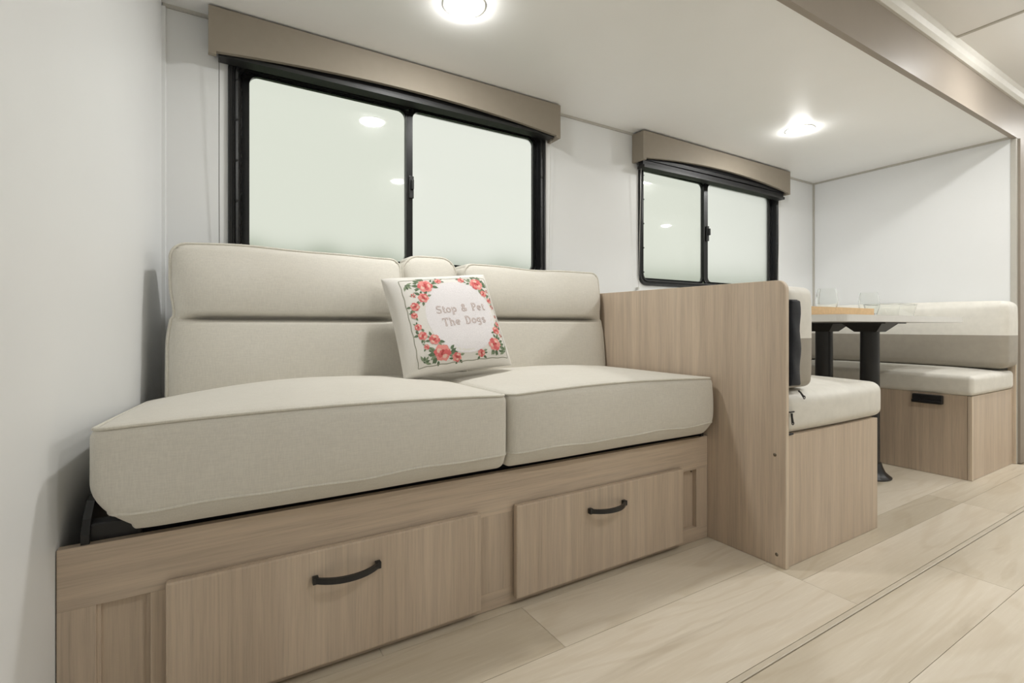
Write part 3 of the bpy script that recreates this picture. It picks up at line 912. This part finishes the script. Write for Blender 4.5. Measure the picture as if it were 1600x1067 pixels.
# bench whose back is against the partition
b1 = thing('dinette_bench', (1.80, 1.38, 0), 'dinette bench with its back against the tall wood partition', 'bench', 'dinette benches')
obj('end_panel', box(PX1 + 0.0005, 2.090, 0.858, 0.874, 0.001, 0.404, 0.001), 'wood_z', b1)
obj('front_panel', box(2.074, 2.090, 0.875, WY - 0.012, 0.001, 0.404), 'wood_z', b1)
obj('seat_board', box(PX1 + 0.0005, 2.088, 0.875, WY - 0.012, 0.390, 0.405), 'wood_y', b1)
def lift1(x, y, z):
    # seat swells towards its free front edge
    e = max(0.0, 1 - (x - 1.51) / 0.10)
    return x, y, z
s1 = obj('seat_cushion', soft((PX1 + 0.002, 0.862, 0.4055), (2.142, WY - 0.016, 0.532), 0.030, (22, 30, 8), (0.012, 0.016, 0.022)), 'vinyl_cream', b1, smooth=60)
obj('zipper', box(1.508, 1.532, 0.8500, 0.8545, 0.475, 0.479), 'black_metal', s1)
zp = [(1.514, 0.849, 0.474), (1.513, 0.8475, 0.462), (1.516, 0.847, 0.445)]
obj('zipper_pull', join(tube(zp, [0.0032, 0.003, 0.0038], 8), tube([(1.516 + 0.005 * math.cos(a * .7854), 0.8465, 0.444 + 0.005 * math.sin(a * .7854)) for a in range(8)], 0.0016, 6, True)), 'black_metal', s1, smooth=True)
obj('corner_strip', box(1.508, 1.532, 0.853, 0.860, 0.4065, 0.4105), 'navy_cloth', s1)  # narrow dark strip along the bottom of the cushion's end, by the partition
d = soft((PX1 + 0.001, 0.864, 0.5445), (1.664, WY - 0.016, 0.865), 0.024, (12, 26, 20), (0.004, 0.010, 0.006), ((1.560,), (), (0.702, 0.822, 0.566)))
isnavy = lambda x, y, z: x < 1.560 and 0.566 < z < 0.822
up, navy, lowp = split_faces(d, [lambda x, y, z: z > 0.702 and not isnavy(x, y, z), isnavy, lambda x, y, z: True])
bk = obj('backrest', up, 'vinyl_cream', b1, smooth=60); bk['label'] = 'cream upper part of the backrest'
o = obj('backrest_base', lowp, 'vinyl_taupe', b1, smooth=60); o['label'] = 'taupe lower band of the backrest'
o = obj('backing_cloth', navy, 'navy_cloth', b1, smooth=60); o['label'] = 'black cloth backing'
obj('backing_flap', soft((1.510, 0.848, 0.556), (1.563, 0.864, 0.820), 0.006, (6, 4, 14), (0, 0.004, 0), ((), (), ()),
    lambda x, y, z: (x + 0.0012 * math.sin(z * 40) * (1 if x > 1.54 else 0), y + 0.0018 * math.sin(z * 55 + x * 60), z)), 'navy_cloth', b1, smooth=60)
zp = [(1.560, 0.853, 0.539), (1.566, 0.850, 0.533), (1.578, 0.848, 0.520)]
obj('zipper_pull', join(tube(zp, [0.003, 0.0028, 0.0034], 8), tube([(1.580 + 0.005 * math.cos(a * .7854), 0.847, 0.518 + 0.005 * math.sin(a * .7854)) for a in range(8)], 0.0014, 6, True)), 'black_metal', bk, smooth=True)

# bench against the end wall
b2 = thing('dinette_bench', (3.40, 1.38, 0), 'dinette bench with its back against the white end wall', 'bench', 'dinette benches')
obj('end_panel', box(3.098, RX - 0.012, 0.880, 0.896, 0.001, 0.404, 0.001), 'wood_z', b2)
obj('front_panel', box(3.098, 3.114, 0.897, WY - 0.012, 0.001, 0.404), 'wood_z', b2)
obj('corner_edge', box(3.0965, 3.112, 0.8785, 0.894, 0.001, 0.404, 0.001), 'wood_edge', b2)
obj('seat_board', box(3.100, RX - 0.012, 0.897, WY - 0.012, 0.390, 0.405), 'wood_y', b2)
obj('scribe_strip', box(RX - 0.012, RX - 0.002, 0.868, 0.900, 0.001, 0.56, 0.001), 'wood_edge', b2)
h2 = join(box(3.078, 3.098, 0.985, 1.110, 0.352, 0.396, 0.006), box(3.068, 3.082, 0.985, 1.110, 0.352, 0.368, 0.004))
obj('handle', h2, 'black_metal', b2)
obj('latch', box(3.086, 3.098, 1.268, 1.300, 0.372, 0.392, 0.003), 'black_metal', b2)
obj('seat_cushion', soft((3.088, 0.872, 0.4055), (3.674, WY - 0.016, 0.502), 0.020, (16, 30, 8), (0.003, 0.004, 0.016)), 'vinyl_cream', b2, smooth=60)
d = soft((3.495, 0.858, 0.518), (RX - 0.004, WY - 0.016, 0.872), 0.035, (10, 30, 24), (0.022, 0.006, 0.006), ((), (), (0.692,)))
up, lowp = split_faces(d, [lambda x, y, z: z > 0.692, lambda x, y, z: True])
o = obj('backrest', up, 'vinyl_cream', b2, smooth=60); o['label'] = 'cream upper part of the backrest'
o = obj('backrest_base', lowp, 'vinyl_taupe', b2, smooth=60); o['label'] = 'taupe lower band of the backrest'

# ------------------------------------------------------------------ dinette table
tb = thing('dinette_table', (2.70, 1.40, 0), 'white topped dinette table on two black pedestal legs', 'table')
TZ0, TZ1 = 0.758, 0.786
top_poly = rrect(2.06, 3.30, 0.962, WY - 0.02, 0.05, 6)
obj('tabletop', prism(top_poly, 'z', TZ0, TZ1), 'table_white', tb)
obj('edge_band', (lambda L: ([(x, y, z) for (x, y) in L for z in (TZ0 + 0.001, TZ1 - 0.001)],
    [(2 * i, 2 * ((i + 1) % len(L)), 2 * ((i + 1) % len(L)) + 1, 2 * i + 1) for i in range(len(L))]))(rrect(2.0592, 3.3008, 0.9612, WY - 0.0192, 0.0505, 6)), 'table_white', tb)
for (lx, ly) in ((2.775, 1.172), (2.775, 1.385)):
    lg = obj('leg', lathe([(0.0415, 0.02), (0.0415, 0.15), (0.040, 0.70), (0.040, 0.735)], lx, ly, 0, 28), 'black_metal', tb, smooth=True)
    obj('foot', lathe([(0.088, 0.0005), (0.090, 0.006), (0.082, 0.012), (0.064, 0.028), (0.052, 0.055), (0.047, 0.075), (0.042, 0.078)], lx, ly, 0, 28), 'black_metal', lg, smooth=True)
    # square bracket under the top: flat plate with a tapering socket
    V = []
    for (hw, z) in ((0.110, TZ0 - 0.0005), (0.110, TZ0 - 0.006), (0.086, TZ0 - 0.006), (0.052, TZ0 - 0.042), (0.048, TZ0 - 0.046)):
        V += [(lx + sx * hw, ly + sy * hw, z) for sx, sy in ((-1, -1), (1, -1), (1, 1), (-1, 1))]
    F = [(0, 1, 2, 3), (16, 17, 18, 19)] + [(4 * i + q, 4 * i + (q + 1) % 4, 4 * i + 4 + (q + 1) % 4, 4 * i + 4 + q) for i in range(4) for q in range(4)]
    obj('mounting_plate', (V, F), 'black_metal', lg)

# things on the table
tr = thing('wooden_tray', (2.36, 1.21, TZ1), 'shallow honey coloured wooden tray on the dinette table', 'tray')
def tray_parts(x0, x1, y0, y1, z, hgt, th):
    obj('tray_bottom', box(x0, x1, y0, y1, z, z + 0.006), 'oak_tray', tr)
    obj('tray_side', box(x0, x1, y0, y0 + th, z + 0.006, z + hgt, 0.001), 'oak_tray', tr)
    obj('tray_side', box(x0, x1, y1 - th, y1, z + 0.006, z + hgt, 0.001), 'oak_tray', tr)
    obj('tray_side', box(x0, x0 + th, y0 + th, y1 - th, z + 0.006, z + hgt, 0.001), 'oak_tray', tr)
    obj('tray_side', box(x1 - th, x1, y0 + th, y1 - th, z + 0.006, z + hgt, 0.001), 'oak_tray', tr)
tray_parts(2.09, 2.66, 1.105, 1.33, TZ1 + 0.0003, 0.036, 0.010)
def tumbler(x, y, z, label):
    t = thing('drinking_glass', (x, y, z), label, 'glass', 'clear stemless glasses on the dinette table')
    obj('bowl', lathe([(0.0, 0.004), (0.026, 0.004), (0.034, 0.016), (0.043, 0.045), (0.046, 0.07), (0.042, 0.10), (0.037, 0.125), (0.0355, 0.125), (0.0405, 0.10), (0.0445, 0.07), (0.0415, 0.045), (0.032, 0.018), (0.0, 0.011)], x, y, z, 28), 'clear_glass', t, smooth=True)
    obj('base', lathe([(0.0, 0.0), (0.026, 0.0), (0.027, 0.0035), (0.0, 0.0037)], x, y, z, 28), 'clear_glass', t, smooth=True)
tumbler(2.50, 1.235, TZ1 + 0.0068, 'clear round glass standing in the wooden tray')
tumbler(2.87, 1.215, TZ1 + 0.0003, 'clear round glass standing on the white tabletop beside the tray')
pd = thing('glass_dish', (3.05, 1.20, TZ1), 'clear square glass dish on the white tabletop', 'dish')
def dish(x0, x1, y0, y1, z, h):
    o_, i_ = rrect(x0, x1, y0, y1, 0.03), rrect(x0 + 0.005, x1 - 0.005, y0 + 0.005, y1 - 0.005, 0.026)
    n = len(o_)
    V = [(x, y, z) for x, y in rrect(x0 + 0.012, x1 - 0.012, y0 + 0.012, y1 - 0.012, 0.025)] + [(x, y, z + h) for x, y in o_] + [(x, y, z + h) for x, y in i_] + [(x, y, z + 0.005) for x, y in rrect(x0 + 0.016, x1 - 0.016, y0 + 0.016, y1 - 0.016, 0.022)]
    F = [tuple(range(n)), tuple(range(3 * n, 4 * n))]
    for i in range(3): F += [(i * n + k, i * n + (k + 1) % n, (i + 1) * n + (k + 1) % n, (i + 1) * n + k) for k in range(n)]
    return V, F
obj('dish_body', dish(2.935, 3.18, 1.115, 1.28, TZ1 + 0.0003, 0.065), 'clear_glass', pd, smooth=40)
V_, F_ = [], []
obj('dish_rim', tube([(x, y, TZ1 + 0.0665) for x, y in rrect(2.936, 3.179, 1.116, 1.279, 0.03)], 0.003, 6, True), 'clear_glass', pd, smooth=True)

# ------------------------------------------------------------------ outside: low hedge blurred by the obscured glass
hg = thing('hedge', (1.8, 4.2, -0.9), 'low green hedge outside, blurred through the pale window glass', 'hedge')
bm = bmesh.new()
for k in range(46):
    x = -3.4 + k * 0.26
    mtx = Matrix.Translation((x, 4.2 + random.uniform(-.15, .15), 0.0)) @ Matrix.Diagonal((0.40, 0.35, 1.355 + random.uniform(-0.05, 0.05), 1))
    bmesh.ops.create_icosphere(bm, subdivisions=3, radius=1.0, matrix=mtx)
for v in bm.verts:
    v.co += Vector((random.uniform(-.03, .03), random.uniform(-.03, .03), random.uniform(-.03, .03)))
    v.co.z = max(v.co.z, -0.9)
obj('foliage', from_bm(bm), 'hedge_leaf', hg)
S('ground_outside', box(-14, 16, WY + 0.4, 20, -0.95, -0.9), 'hedge_leaf')
